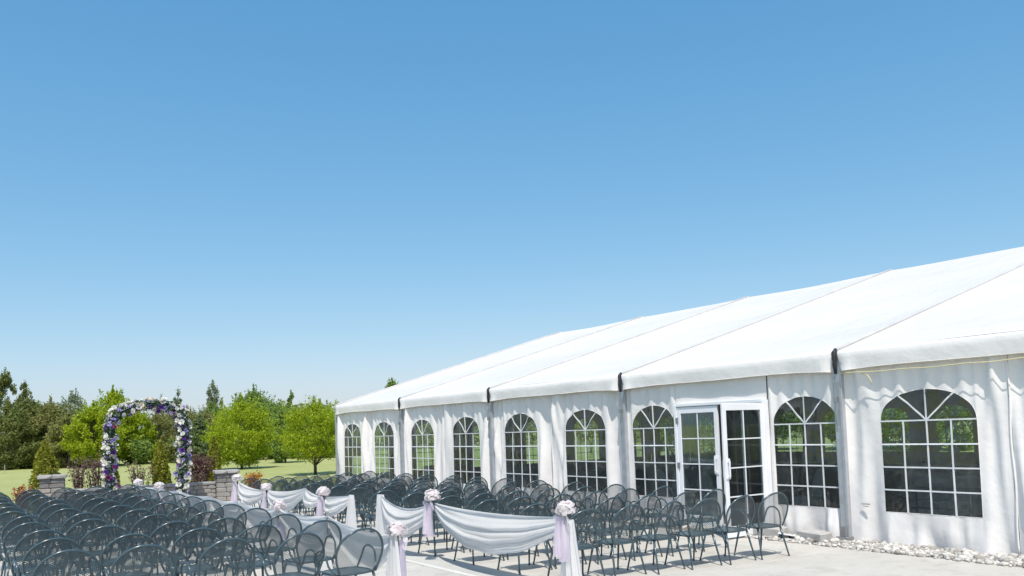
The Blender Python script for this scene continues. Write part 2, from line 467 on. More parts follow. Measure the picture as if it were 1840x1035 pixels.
# wall panels with folds and arched openings
ZS, ZP, ZT = .50, 1.85, 2.30   # sill, spring, top of the window
def make_panel(y_hi, y_lo, wc, ww, side, seed, ztop=2.86, foot=.015, gable=None):
    """wall sheet between y_lo and y_hi; window centred at wc, width ww (None = solid)"""
    r = random.Random(seed)
    W = y_hi - y_lo
    ph = [r.uniform(0, 6.28) for _ in range(8)]
    f1, f2, f3 = r.uniform(4.0, 5.5), r.uniform(7.5, 10.5), r.uniform(2, 3)
    big = r.uniform(.8, 1.4)
    sweeps = [(r.uniform(.02, .98), r.uniform(-.10, .10), r.uniform(.018, .045), r.choice((-1, 1, 1)) * r.uniform(.04, .085)) for _ in range(7)]
    def disp(y, z):
        u = (y - y_lo) / W
        edge = min(1, min(u, 1 - u) / .05)
        uu = u + .03 * math.sin(5 * u + ph[0] + z * .7) + .012 * math.sin(13 * u + z * 2 + ph[1])
        top = max(0, (z - 1.75) / 1.0)
        win = 0
        if wc is not None:
            a = (abs(y - wc) - ww / 2) / .18
            win = 1 - max(0, min(1, a))
            if z < ZS - .05: win *= max(0, 1 - (ZS - z) / .4)
        amp_t = .042 * min(1, top) * (1 if z < 2.62 else max(0, (2.86 - z) / .24))
        amp_m = (.074 - .066 * win) * big
        amp_b = .02 * max(0, 1 - z / .5)
        w1 = math.sin(2 * math.pi * f2 * uu * W / 2.5 + ph[2])
        w1 = w1 * .6 + .4 * math.sin(2 * math.pi * f2 * .47 * uu * W / 2.5 + ph[6])
        w2 = 1 - 1.7 * abs(math.sin(math.pi * f1 * uu * W / 2.5 + ph[3] + .4 * z))
        w3 = math.sin(2 * math.pi * f3 * uu * W / 2.5 + ph[4] - .6 * z)
        d = amp_t * w1 + amp_m * (.6 * w2 + .6 * w3) + amp_b * math.sin(6 * u * W + ph[5])
        diag = math.sin(9 * (u * W) + 3.2 * z + ph[7]) * .017 * (1 - .8 * win)
        sw = 0
        for (c0, sl, wd, am) in sweeps:
            q = (u - c0 - sl * (z - 1.4)) / wd
            sw += am * math.exp(-q * q) * (1 - .92 * win) * min(1, z / .25) * min(1, max(0, (2.8 - z) / .5))
        d += sw
        return (d + diag) * edge + .012 * math.sin(math.pi * u) * (1 if z < 1.5 else .4)
    def P(y, z, off=0.0):
        if gable is not None: return (y, gable + .055 - disp(y, z) - off, z)
        x = X0 + .055 - disp(y, z) - off
        if side < 0: x = 2 * XC - x
        return (x, y, z)
    def archz(y):
        t = min(1, abs(y - wc) / (ww / 2))
        return ZP + (ZT - ZP) * math.sqrt(max(0, 1 - t * t)) ** .92
    zs_full = list(np.linspace(foot, ztop, 42))
    mb = MB()
    def cols(ys, zlo, zhi, nz):
        rows = []
        for y in ys:
            a = zlo(y); b = zhi(y)
            rows.append([P(y, a + (b - a) * i / nz) for i in range(nz + 1)])
        mb.quadgrid(rows if side > 0 else [q[::-1] for q in rows])
    ft = lambda y: foot + .012 * math.sin(7 * y + seed)
    tp = lambda y: ztop
    if wc is None:
        cols(np.linspace(y_lo, y_hi, 61), ft, tp, 40)
    else:
        wl, wr = wc - ww / 2, wc + ww / 2
        cols(np.linspace(y_lo, wl, max(4, int((wl - y_lo) / .035))), ft, tp, 40)
        cols(np.linspace(wr, y_hi, max(4, int((y_hi - wr) / .035))), ft, tp, 40)
        yw = wc + ww / 2 * np.sin(np.linspace(-math.pi / 2, math.pi / 2, 37))
        cols(yw, ft, lambda y: ZS, 8)
        cols(yw, archz, tp, 16)
    wp = mb.build('wall_panel', m_vinyl, tent, True)
    if wc is None: return wp
    # clear sheet
    mb = MB()
    yw = wc + (ww / 2 + .012) * np.sin(np.linspace(-math.pi / 2, math.pi / 2, 25))
    rows = []
    for y in yw:
        a, b = ZS - .012, archz(y) + .012
        rows.append([P(y, a + (b - a) * i / 16, -.006) for i in range(17)])
    mb.quadgrid(rows if side > 0 else [q[::-1] for q in rows])
    win = mb.build('window', m_clear, tent, True)
    # muntins
    tw = .0105
    def vstrip(y, z0, z1, y1=None, tw=tw):
        y1 = y if y1 is None else y1
        mb = MB(); L = []; Rr = []
        nn = 18
        dy, dz = (y1 - y), (z1 - z0); le = math.hypot(dy, dz); nx, nz_ = -dz / le * tw, dy / le * tw
        for i in range(nn + 1):
            t = i / nn
            yy, zz = y + dy * t, z0 + dz * t
            L.append((yy + nx, zz + nz_)); Rr.append((yy - nx, zz - nz_))
        g = [[P(a[0], a[1], -.006) for a in L], [P(a[0], a[1], .006) for a in L], [P(a[0], a[1], .006) for a in Rr], [P(a[0], a[1], -.006) for a in Rr]]
        mb.quadgrid(g if side < 0 else g[::-1])
        mb.build('muntin', m_tape, win, False)
    for i in (-1, 0, 1):
        vstrip(wc + i * ww / 4, ZS, ZP + (.0 if i else ZT - ZP))
    hz = [ZP - .0, ZS + (ZP - ZS) * .745, ZS + (ZP - ZS) * .495, ZS + (ZP - ZS) * .245]
    for z in hz: vstrip(wc - ww / 2, z, z, wc + ww / 2)
    for s in (-1, 1):
        ye_ = wc + s * ww * .285
        vstrip(wc, ZP, archz(ye_), ye_)
    # bound edge of the opening
    mb = MB()
    path = [(wc - ww / 2, z) for z in np.linspace(ZS, ZP, 12)] + [(y, archz(y)) for y in wc + ww / 2 * np.sin(np.linspace(-math.pi / 2, math.pi / 2, 25))[1:-1]] + [(wc + ww / 2, z) for z in np.linspace(ZP, ZS, 12)] + [(y, ZS) for y in np.linspace(wc + ww / 2, wc - ww / 2, 14)[1:]]
    mb.tube([P(a, b, .0) for a, b in path], .0035, 4, False)
    mb.build('window_binding', m_vinyl, win, True)
    return wp

sd = 100
for k in range(6):
    ya, yb = YN[k], YN[k + 1]
    g = .07
    if k == 3:
        make_panel(ya - g, 11.30, 11.95, 1.20, 1, sd + 1); make_panel(9.17, yb + g, 8.46, 1.20, 1, sd + 2)
    else:
        m_ = (ya + yb) / 2
        make_panel(ya - g, m_ + .012, m_ + (1.14 if k == 4 else 1.25), 1.41 if k == 4 else 1.37, 1, sd + 1)
        make_panel(m_ - .012, yb + g, m_ - 1.20, 1.37, 1, sd + 2)
        mb = MB(); mb.tube([(X0 + .052, m_ + .01 * math.sin(z * 5), z) for z in np.linspace(.03, 2.86, 24)], .016, 5); mb.build('wall_seam', m_vinyl, tent, True)
    make_panel(ya - g, (ya + yb) / 2 + .012, (ya + yb) / 2 + 1.25, 1.37, -1, sd + 3)
    make_panel((ya + yb) / 2 - .012, yb + g, (ya + yb) / 2 - 1.25, 1.37, -1, sd + 4)
    sd += 10
# eave beams
for side in (1, -1):
    mb = MB(); mb.box((XC - side * (HW - .16), (YN[0] + YN[-1]) / 2, ZE - .10), (.10, YN[0] - YN[-1] - .1, .14)); mb.build('eave_beam', m_alu, tent)
mb = MB(); mb.box((XC, (YN[0] + YN[-1]) / 2, ZR - .16), (.12, YN[0] - YN[-1] - .1, .12)); mb.build('ridge_beam', m_alu, tent)
for k in range(7):
    mb = MB()
    for s in (1, -1): mb.tube([(XC - s * (HW - .1), YN[k], ZE - .13), (XC, YN[k], ZR - .2)], .055, 6)
    mb.build('rafter', m_alu, tent)
# gable ends
for gi, (yg, sgn) in enumerate(((YN[0] - .02, 1), (YN[-1] - .05, -1))):
    rows = []
    for i in range(41):
        x = X0 + .02 + (2 * HW - .04) * i / 40
        rows.append([(x, yg + .06, 2.84 + max(.01, roof_z(x) - .02 - 2.84) * j / 6) for j in range(7)])
    mb = MB(); mb.quadgrid(rows); mb.build('gable_sheet', m_vinyl, tent, True)
    for q in range(8):
        a, b = X0 + .03 + q * (2 * HW - .06) / 8, X0 + .03 + (q + 1) * (2 * HW - .06) / 8
        make_panel(b - .01, a + .01, (a + b) / 2, 1.37, 1, 700 + gi * 20 + q, gable=yg)
# rake edge trim at far end
# header above the doors
rows = []
for y in np.linspace(9.17, 11.30, 40):
    rows.append([(X0 + .035 - .004 * math.sin(y * 7), y, z) for z in np.linspace(2.285, 2.86, 8)])
mb = MB(); mb.quadgrid(rows); mb.build('door_header_panel', m_vinyl, tent, True)
# door frame
mb = MB()
for y in (11.27, 9.19): mb.box((X0 + .0, y, 1.14), (.09, .07, 2.28), 0, .006)
mb.box((X0 + .0, 10.23, 2.27), (.092, 2.02, .06), 0, .006)
mb.box((X0 + .02, 10.23, .012), (.12, 2.02, .024), 0, .006)
mb.build('door_frame', m_white, tent)

def door(name, hinge, ang, width, flip):
    """leaf in local coords: x along leaf from hinge, y thickness"""
    root = empty(name, (hinge[0], hinge[1], .03), ang); root.parent = tent
    H = 2.20
    st = .085
    mb = MB()
    mb.box((st / 2, 0, H / 2), (st, .045, H), 0, .005); mb.box((width - st / 2, 0, H / 2), (st, .045, H), 0, .005)
    mb.box((width / 2, 0, H - .06), (width - 2 * st, .043, .12), 0, .005); mb.box((width / 2, 0, .09), (width - 2 * st, .043, .18), 0, .005)
    mb.build('stile_frame', m_white, root)
    mb = MB(); mb.box((width / 2, 0, (.18 + H - .12) / 2), (width - 2 * st, .008, H - .30)); mb.build('pane', m_glass, root)
    z0, z1 = .18, H - .12
    for i in range(1, 4):
        mb = MB(); mb.box((width / 2, 0, z0 + (z1 - z0) * i / 4), (width - 2 * st, .028, .020)); mb.build('muntin', m_white, root)
    mb = MB(); mb.box((width / 2, 0, (z0 + z1) / 2), (.019, .026, z1 - z0)); mb.build('muntin', m_white, root)
    mb = MB()
    for s in (-1, 1):
        mb.box((width - .06, s * .03, 1.12), (.10, .012, .34), 0, .004)
        mb.box((width - .06, s * .07, 1.12), (.03, .02, .24), 0, .006); mb.box((width - .06, s * .05, 1.0), (.03, .05, .03)); mb.box((width - .06, s * .05, 1.24), (.03, .05, .03))
    mb.build('handle', m_white, root)
    mb = MB()
    for z in (.3, 1.1, 1.95): mb.box((.0, -.03, z), (.06, .03, .11), 0, .004)
    mb.build('hinge', m_steel, root)
    return root
door('door_leaf', (X0 - .005, 11.23), R(-90), .99, 1)
o = door('door_leaf', (X0 - .04, 9.215), R(180 - 2), 1.0, 1)
o['label'] = 'door leaf standing open at a right angle to the wall'
# yellow rope and its slack along the near bay
mb = MB()
pts = []
for i in range(41):
    t = i / 40
    y = 7.68 - t * 4.9
    pts.append((X0 - .075 - .01 * math.sin(t * 20), y, 2.615 + .10 * t - .05 * math.sin(math.pi * t) + .006 * math.sin(t * 37)))
mb.tube(pts, .0055, 5)
mb.tube([(X0 - .07, 7.35, 2.60), (X0 - .075, 7.22, 2.56), (X0 - .07, 7.17, 2.48), (X0 - .06, 7.16, 2.40)], .007, 5)
o = mb.build('yellow_rope', m_rope, None, True); tag(o, 'thin yellow rope strung under the valance of the nearest tent bay', 'rope')
mb = MB(); mb.box((X0 + .012, 7.42, .60), (.012, .14, .018)); mb.box((X0 + .012, 7.42, .565), (.012, .09, .012)); mb.build('printed_label', m_plate, tent)

# tent interior
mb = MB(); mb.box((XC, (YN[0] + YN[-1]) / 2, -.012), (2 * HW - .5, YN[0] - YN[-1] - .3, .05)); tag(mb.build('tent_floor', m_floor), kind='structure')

def covered_chair_meshes():
    mb = MB()
    rows = []
    for i, (z, w, d) in enumerate([(0, .25, .25), (.2, .235, .24), (.45, .23, .235), (.47, .225, .23), (.48, .15, .16), (.485, .02, .02)]):
        rows.append([(w * math.copysign(abs(math.cos(a)) ** .5, math.cos(a)), d * math.copysign(abs(math.sin(a)) ** .5, math.sin(a)) + .006 * math.sin(6 * a) * (1 - z * 2), z) for a in np.linspace(0, 2 * math.pi, 28, endpoint=False)])
    mb.quadgrid(rows, True)
    seat = mb.mesh('seat_cover', m_cover, True)
    mb = MB()
    for s in (-.022, .022):
        rows = []
        for i in range(13):
            t = i / 12
            z = .44 + .56 * t
            w = .225 * (1 - max(0, (t - .35) / .65) ** 2.3) ** .5 if t < .999 else .005
            rows.append([(w * u, -.22 - .10 * t + s * (1 - u * u * .6) * (1 if t < .99 else 0), z) for u in np.linspace(-1, 1, 11)])
        mb.quadgrid(rows if s > 0 else [q[::-1] for q in rows])
    back = mb.mesh('back_cover', m_cover, True)
    return seat, back
cc = covered_chair_meshes()
def covered_chair(x, y, rz, label):
    t = empty('covered_chair', (x, y, .02), rz); tag(t, label, 'chair', 'chairs in cloth covers inside the tent')
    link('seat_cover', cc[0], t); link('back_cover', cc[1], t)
for i, (x, y, rz, lab) in enumerate([
    (12.45, 10.55, R(-100), 'grey cloth covered chair behind the closed door leaf, right one'), (12.45, 11.10, R(-95), 'grey cloth covered chair behind the closed door leaf, left one'),
    (12.4, 11.72, R(-90), 'grey cloth covered chair behind the window left of the door, right one'), (12.45, 12.28, R(-96), 'grey cloth covered chair behind the window left of the door, middle one'),
    (12.4, 12.85, R(-88), 'grey cloth covered chair behind the window left of the door, left one'),
    (13.3, 9.7, R(60), 'grey cloth covered chair inside the open doorway')]):
    covered_chair(x, y, rz, lab)

def round_table_meshes():
    mb = MB(); rows = []
    for z, r0, w in ((.0, .84, .05), (.35, .80, .035), (.70, .765, .01), (.745, .76, 0), (.752, .74, 0), (.755, .02, 0)):
        rows.append([((r0 + w * math.sin(14 * a)) * math.cos(a), (r0 + w * math.sin(14 * a)) * math.sin(a), z) for a in np.linspace(0, 2 * math.pi, 56, endpoint=False)])
    mb.quadgrid(rows, True)
    cl = mb.mesh('tablecloth', m_tablecl, True)
    mb = MB(); rows = []
    for z, r0 in ((0, .06), (.02, .07), (.1, .03), (.28, .03), (.34, .09), (.46, .11), (.5, .06), (.52, .01)):
        rows.append([(r0 * math.cos(a), r0 * math.sin(a), z) for a in np.linspace(0, 2 * math.pi, 12, endpoint=False)])
    mb.quadgrid(rows, True)
    return cl, mb.mesh('centrepiece', m_fl['white'], True)
rt = round_table_meshes()
lab = {0: 'window left of the second post', 1: ''}
for i, (x, y, lb) in enumerate([(13.0, 16.45, 'round table with a floor length cloth behind the fifth window from the tent corner'),
    (14.2, 20.4, 'round clothed table behind the third window from the far corner'), (14.4, 25.0, 'round clothed table behind the farthest windows'),
    (16.4, 13.2, 'round clothed table deep inside, seen past the door'), (16.6, 8.6, 'round clothed table behind the window right of the door'),
    (17.5, 18.0, 'round clothed table deep inside behind the sixth window'), (19.5, 10.5, 'round clothed table in the middle of the tent floor')]):
    t = empty('round_table', (x, y, .015), i * .7); tag(t, lb, 'table', 'round tables inside the tent')
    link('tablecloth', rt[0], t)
    o = link('table_centrepiece', rt[1]); o.location = (x, y, .772); tag(o, 'pale centrepiece standing on the ' + lb.replace('round table with a floor length cloth', 'clothed round table').replace('round clothed table', 'clothed table'), 'centrepiece', 'table centrepieces inside the tent')
# folding tables behind the nearest window
for (x, y, rz, lb) in ((12.6, 6.75, R(4), 'folding table with steel legs behind the nearest window, left one'), (12.75, 5.35, R(-5), 'folding table with steel legs behind the nearest window, right one')):
    t = empty('folding_table', (x, y, .015), rz); tag(t, lb, 'table', 'folding tables behind the nearest window')
    mb = MB(); mb.box((0, 0, .76), (.75, 1.25, .03), 0, .006); mb.build('tabletop', m_tabletop, t)
    for sx in (-.32, .32):
        for sy in (-.55, .55):
            mb = MB(); mb.tube([(sx, sy, 0), (sx, sy, .745)], .017, 6); mb.build('leg', m_steel, t)
    mb = MB()
    for sy in (-.55, .55): mb.tube([(-.32, sy, .3), (.32, sy, .3)], .012, 5)
    mb.tube([(-.32, -.55, .62), (-.32, .55, .62)], .014, 5); mb.tube([(-.32, -.55, .50), (-.32, .55, .50)], .014, 5)
    mb.build('stretcher', m_steel, t)

# ------------------------------------------------------------------ patio chairs
def hoop_pts(n=28):
    """back hoop, from left seat corner over the top to the right; returns (x, z) outline"""
    L = [(-.222, .42), (-.250, .49), (-.278, .57), (-.290, .65)]
    A = [(.290 * math.cos(a), .65 + .257 * math.sin(a)) for a in np.linspace(math.pi, 0, n)][1:-1]
    Rr = [(-x, z) for x, z in L[::-1]]
    return L + A + Rr
def back_y(x, z):
    t = (z - .42) / .49
    return -.215 - .15 * t + .045 * (x / .29) ** 2 * t
def seat_outline():
    P = []
    for a in np.linspace(0, 2 * math.pi, 32, endpoint=False):
        c, s = math.cos(a), math.sin(a)
        P.append((.235 * math.copysign(abs(c) ** .55, c), .225 * math.copysign(abs(s) ** .55, s)))
    return P
def seat_z(x, y): return .425 - .022 * (1 - (x / .25) ** 2) * (1 - (y / .25) ** 2) - .012 * (y < -.1) * abs(y + .1)
def inside_spans(poly, p0, d):
    """intersections of the line p0 + t d with a polygon"""
    ts = []
    n = len(poly)
    for i in range(n):
        a, b = poly[i], poly[(i + 1) % n]
        ex, ey = b[0] - a[0], b[1] - a[1]
        den = d[0] * ey - d[1] * ex
        if abs(den) < 1e-12: continue
        t = ((a[0] - p0[0]) * ey - (a[1] - p0[1]) * ex) / den
        u = ((a[0] - p0[0]) * d[1] - (a[1] - p0[1]) * d[0]) / den
        if 0 <= u < 1: ts.append(t)
    ts.sort()
    return [(ts[i], ts[i + 1]) for i in range(0, len(ts) - 1, 2)]
def expanded(poly, lift, pitch, width, slope, normal_axis):
    mb = MB()
    for sgn in (1, -1):
        d = np.array([1, sgn * slope]); d = d / np.linalg.norm(d); nrm = np.array([-d[1], d[0]])
        for k in range(-60, 61):
            p0 = np.array([0, .65 if normal_axis == 'y' else 0]) + nrm * (k * pitch)
            for t0, t1 in inside_spans(poly, p0, d):
                if t1 - t0 < .01: continue
                m = max(1, int((t1 - t0) / .12))
                A = []; B = []
                for i in range(m + 1):
                    q = p0 + d * (t0 + (t1 - t0) * i / m)
                    a, b = q + nrm * width / 2, q - nrm * width / 2
                    A.append(lift(*a, sgn)); B.append(lift(*b, sgn))
                mb.quadgrid([A, B])
    return mb
hp = hoop_pts()
mbk = MB(); mbk.tube([(x, back_y(x, z), z) for x, z in hp], .0125, 6)
ch = {}
ch['back_frame'] = mbk.mesh('back_frame', m_chair, True)
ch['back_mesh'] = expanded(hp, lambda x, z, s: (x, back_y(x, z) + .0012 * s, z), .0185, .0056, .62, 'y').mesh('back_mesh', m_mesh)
so = seat_outline()
mbk = MB(); mbk.tube([(x, y, seat_z(x, y)) for x, y in so + so[:1]], .0115, 6, False); ch['seat_frame'] = mbk.mesh('seat_frame', m_chair, True)
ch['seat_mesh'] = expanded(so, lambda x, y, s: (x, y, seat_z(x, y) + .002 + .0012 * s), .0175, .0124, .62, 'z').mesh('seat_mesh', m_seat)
def arm(s):
    mb = MB()
    P = [(s * .236, .19, .40), (s * .27, .182, .47), (s * .298, .165, .55)]
    P += [(s * .304, .03 + .125 * math.cos(a), .575 + .095 * math.sin(a)) for a in np.linspace(.15, math.pi - .1, 12)]
    P += [(s * .296, -.115, .52), (s * .268, -.145, .46), (s * .228, -.165, .415)]
    mb.tube(P, .0115, 6)
    return mb.mesh('armrest', m_chair, True)
ch['arms'] = [arm(-1), arm(1)]
def leg(s, f):
    mb = MB()
    y0, y1 = (.165, .255) if f > 0 else (-.175, -.275)
    mb.tube([(s * .215, y0, .43), (s * .262, y1, .012)], [.0165, .0105], 6)
    mb.tube([(s * .262, y1, .0), (s * .262, y1, .022)], .014, 6)
    return mb.mesh('leg', m_chair, True)
ch['legs'] = [leg(s, f) for s in (-1, 1) for f in (1, -1)]
ordn = ['first', 'second', 'third', 'fourth', 'fifth', 'sixth', 'seventh', 'eighth', 'ninth', 'tenth', 'eleventh', 'twelfth', 'thirteenth']
def patio_chair(x, y, rz, label, group):
    t = empty('patio_chair', (x, y, .002), rz); tag(t, label, 'chair', group)
    for nm in ('back_frame', 'back_mesh', 'seat_frame', 'seat_mesh'): link(nm, ch[nm], t)
    for a in ch['arms']: link('armrest', a, t)
    for l in ch['legs']: link('leg', l, t)
lx = [3.68, 3.04, 2.40, 1.69, .98]
for i in range(12):
    for j, x in enumerate(lx):
        y = 8.59 + 1.21 * i + (3.68 - x) * .235
        seat = 'seat at the aisle' if j == 0 else ordn[j] + ' from aisle'
        row = 'nearest row' if i == 0 else ('frontmost row by the arch' if i == 11 else ordn[i] + ' row from near end')
        patio_chair(x + random.uniform(-.035, .035), y + random.uniform(-.06, .06), R(4) + random.uniform(-.10, .10), 'mesh patio chair left of aisle, %s, %s' % (row, seat), 'patio chairs left of the aisle')
rx = [6.55, 7.18, 7.78, 8.38, 9.03, 9.68]
for i in range(13):
    for j, x in enumerate(rx):
        y = 8.24 + 1.12 * i - (x - 6.55) * .125
        seat = 'seat at the aisle' if j == 0 else ('seat nearest the tent' if j == 5 else ordn[j] + ' from aisle')
        row = 'nearest row' if i == 0 else ('farthest row' if i == 12 else ordn[i] + ' row from near end')
        patio_chair(x + random.uniform(-.04, .04), y + random.uniform(-.07, .07), random.uniform(-.13, .13), 'mesh patio chair on the tent side, %s, %s' % (row, seat), 'patio chairs between aisle and tent')

# ------------------------------------------------------------------ drapes, bows, pompoms along the aisle
def swag(parent, A, B, wm, sag, side, seed, top_sag=.05, w0=.10, nf=3.0):
    r = random.Random(seed)
    ph = [r.uniform(0, 6.28) for _ in range(4)]
    A, B = Vector(A), Vector(B)
    nt_, ns = 36, 26
    rows = []
    for i in range(nt_ + 1):
        t = i / nt_
        g = 4 * t * (1 - t)
        c = A.lerp(B, t)
        row = []
        sk = t + .05 * math.sin(2 * math.pi * t + ph[3])
        for j in range(ns + 1):
            s = j / ns
            w = w0 + (wm - w0) * g ** .75
            z = c.z - top_sag * g - s * w - sag * g * s * .5
            fold = math.sin(2 * math.pi * nf * s + ph[0] + 1.6 * (sk - .5)) * .55 + .3 * math.sin(2 * math.pi * nf * 1.9 * s + ph[1] + 2.2 * t) + .22 * math.sin(2 * math.pi * nf * 4.3 * s + ph[2] - 3 * t)
            off = (.018 + .038 * g * (.4 + s)) * fold + .17 * g * math.sin(math.pi * s * .75)
            hem = .008 * math.sin(30 * t + ph[2]) * s
            row.append((c.x + side * (off + .02), c.y + .015 * fold * (1 - g), z + hem))
        rows.append(row)
    mb = MB(); mb.quadgrid(rows)
    return mb.build('swag', m_drape, parent, True)
def tail(parent, P, length, width, side, seed, pool=True, mat=None, name='tail', flare=1.3):
    r = random.Random(seed)
    ph = [r.uniform(0, 6.28) for _ in range(4)]
    nz, nu = 26, 36
    rows = []
    L = length + (.30 if pool else 0)
    for i in range(nz + 1):
        t = i / nz
        d = L * t
        row = []
        for j in range(nu + 1):
            u = j / nu - .5
            w = width * (.45 + (flare - .45) * min(1, t * 1.4) ** .8)
            fold = math.sin(2 * math.pi * 3.2 * (u + .5) + ph[0] + .8 * t) + .4 * math.sin(2 * math.pi * 7 * (u + .5) + ph[1])
            off = (.02 + .032 * t) * fold + .03 * t
            z = P[2] - d; yy = P[1] + w * u + .03 * math.sin(3 * t + ph[2])
            if d > length:
                e = d - length
                z = .012 + .02 * (1 + fold) * .6 * (1 - e / .5) + .02 * math.sin(5 * u + ph[3]) ** 2
                off += e * .9; yy += u * e * 1.2
            row.append((P[0] + side * off, yy, max(z, .008) if pool else z))
        rows.append(row)
    mb = MB(); mb.quadgrid(rows)
    return mb.build(name, mat or m_drape, parent, True)

XR, XL = 6.12, 4.10
d1 = empty('aisle_drape', (0, 0, 0)); tag(d1, 'white voile drape swagged along the far right chairs of the aisle', 'drape', 'white drapes along the aisle')
swag(d1, (XR, 20.75, .86), (XR, 18.65, .74), .34, .10, -1, 1)
swag(d1, (XR, 18.55, .74), (XR, 16.2, .88), .38, .12, -1, 2)
swag(d1, (XR, 16.2, .88), (XR, 15.25, .74), .22, .06, -1, 3, .03)
swag(d1, (XR, 15.15, .75), (XR, 14.02, .82), .32, .10, -1, 4, .0)
tail(d1, (XR - .02, 14.0, .84), .82, .34, -1, 5)
d2 = empty('aisle_drape', (0, 0, 0)); tag(d2, 'white voile drape swagged along the near right chairs of the aisle', 'drape', 'white drapes along the aisle')
tail(d2, (XR - .02, 12.78, .90), .87, .42, -1, 6)
swag(d2, (XR, 12.72, .90), (XR, 10.98, .86), .40, .10, -1, 7, .15, .1, 3.6)
swag(d2, (XR, 10.9, .86), (XR, 7.80, .86), .47, .10, -1, 8, .05, .10, 3.2)
tail(d2, (XR - .04, 7.66, .84), .80, .30, -1, 9)
d3 = empty('aisle_drape', (0, 0, 0)); tag(d3, 'white voile drape along the left chairs of the aisle, seen through their backs', 'drape', 'white drapes along the aisle')
ly = [22.6, 20.2, 18.2, 15.8, 14.0, 12.1, 10.2, 8.38]
for i in range(len(ly) - 1):
    swag(d3, (XL, ly[i] - .04, .88), (XL, ly[i + 1] + .04, .88 if i < 6 else .80), .44, .12, 1, 20 + i, .05)
tail(d3, (XL + .03, 8.33, .80), .78, .34, 1, 30)
tail(d3, (XL + .02, 22.62, .84), .80, .3, 1, 31)

def pompom_mesh(seed, rad):
    r = np.random.default_rng(seed)
    V = []; F = []
    nP = 170
    for k in range(nP):
        d = r.normal(size=3); d /= np.linalg.norm(d)
        if d[2] < -.55: d[2] *= -1
        a = np.cross(d, [0, 0, 1.0]) if abs(d[2]) < .9 else np.cross(d, [1.0, 0, 0]); a /= np.linalg.norm(a); b = np.cross(d, a)
        th = r.uniform(0, 6.28); a, b = a * math.cos(th) + b * math.sin(th), -a * math.sin(th) + b * math.cos(th)
        c = d * rad * r.uniform(.55, .86); w = rad * r.uniform(.20, .34)
        b0 = len(V)
        for (u, v, h) in ((-.5, -.6, 0), (.5, -.6, 0), (.75, .1, .35), (.35, .75, .7), (-.35, .75, .6), (-.75, .1, .4)):
            V.append(c + a * u * w + b * v * w + d * h * w * .8)
        F.append((b0, b0 + 1, b0 + 2, b0 + 5)); F.append((b0 + 5, b0 + 2, b0 + 3, b0 + 4))
    return np_mesh('petals', np.array(V) * (1, 1, .82), np.array(F), m_petal)
pm = [pompom_mesh(i, .135) for i in range(3)]
mbk = MB(); mbk.tube([(0, 0, -.16), (0, 0, .02)], .02, 6); holder = mbk.mesh('holder', m_black)
pos = [(XR - .04, 20.8, .94, -1, 'pale pink pompom flower at the far end of the right aisle drape'), (XR - .04, 18.6, .80, -1, 'pale pink pompom flower, second from the far end, right of the aisle'),
       (XR - .05, 15.2, .84, -1, 'pale pink pompom flower beside the drape gap, right of the aisle'), (XR - .05, 10.94, .96, -1, 'pale pink pompom flower midway along the near right drape'),
       (XR - .05, 7.72, .96, -1, 'pale pink pompom flower at the near end of the right aisle drape'),
       (XL + .04, 22.6, .90, 1, 'pale pink pompom flower farthest along the left of the aisle'), (XL + .04, 20.2, .90, 1, 'pale pink pompom flower second farthest along the left of the aisle'),
       (XL + .04, 12.1, .90, 1, 'pale pink pompom flower midway along the left of the aisle'), (XL + .06, 8.32, .84, 1, 'pale pink pompom flower at the near end of the left drape')]
for i, (x, y, z, s, lb) in enumerate(pos):
    t = empty('pompom_flower', (x, y, z), i * 1.3); tag(t, lb, 'flower', 'pompom flowers on the aisle drapes')
    o = link('petals', pm[i % 3], t); sc_ = random.uniform(.88, 1.06); o.scale = (sc_, sc_, sc_)
    link('holder', holder, t)
    b = empty('tulle_bow', (x, y, z - .08), 0); tag(b, lb.replace('pale pink pompom flower', 'lilac tulle bow tied under the pompom'), 'bow', 'tulle bows on the aisle drapes')
    mb = MB()
    for q in (-1, 1):
        rows = []
        for ii in range(9):
            a = math.pi * ii / 8
            rows.append([(s * (.03 + .06 * math.sin(a) * (.6 + .4 * v)), q * (.02 + .10 * math.sin(a)) + .02 * v, -.02 + .055 * v * math.sin(a) - .05 * math.sin(a) + .05 * math.cos(a)) for v in (-1, -.4, .3, 1)])
        mb.quadgrid(rows)
    mb.build('loop', m_tulle, b, True)
    tail(b, (s * .035, 0, -.02), .50 if z > .85 else .42, .085, s, 60 + i, False, m_tulle, 'tail', 1.25)
    if i in (0, 2, 3, 4): tail(b, (s * .06, .05, -.02), .45, .10, s, 80 + i, False, m_tulle, 'tail', 1.1)
# loose white cloth bundle on the aisle
tw_ = empty('fallen_cloth', (5.05, 13.3, .0)); tag(tw_, 'crumpled cream cloth lying behind the left drape in the aisle', 'cloth')
rows = []
for i in range(15):
    a = i / 14
    rows.append([(.5 * (a - .5) * 1.2 + .05 * math.sin(7 * b), .6 * (b - .5) + .05 * math.sin(9 * a), .012 + .26 * math.sin(math.pi * a) ** 1.5 * math.sin(math.pi * b) ** 1.2 * (1 + .35 * math.sin(11 * a + 5 * b))) for b in np.linspace(0, 1, 17)])
mb = MB(); mb.quadgrid(rows); mb.build('cloth', m_drape, tw_, True)

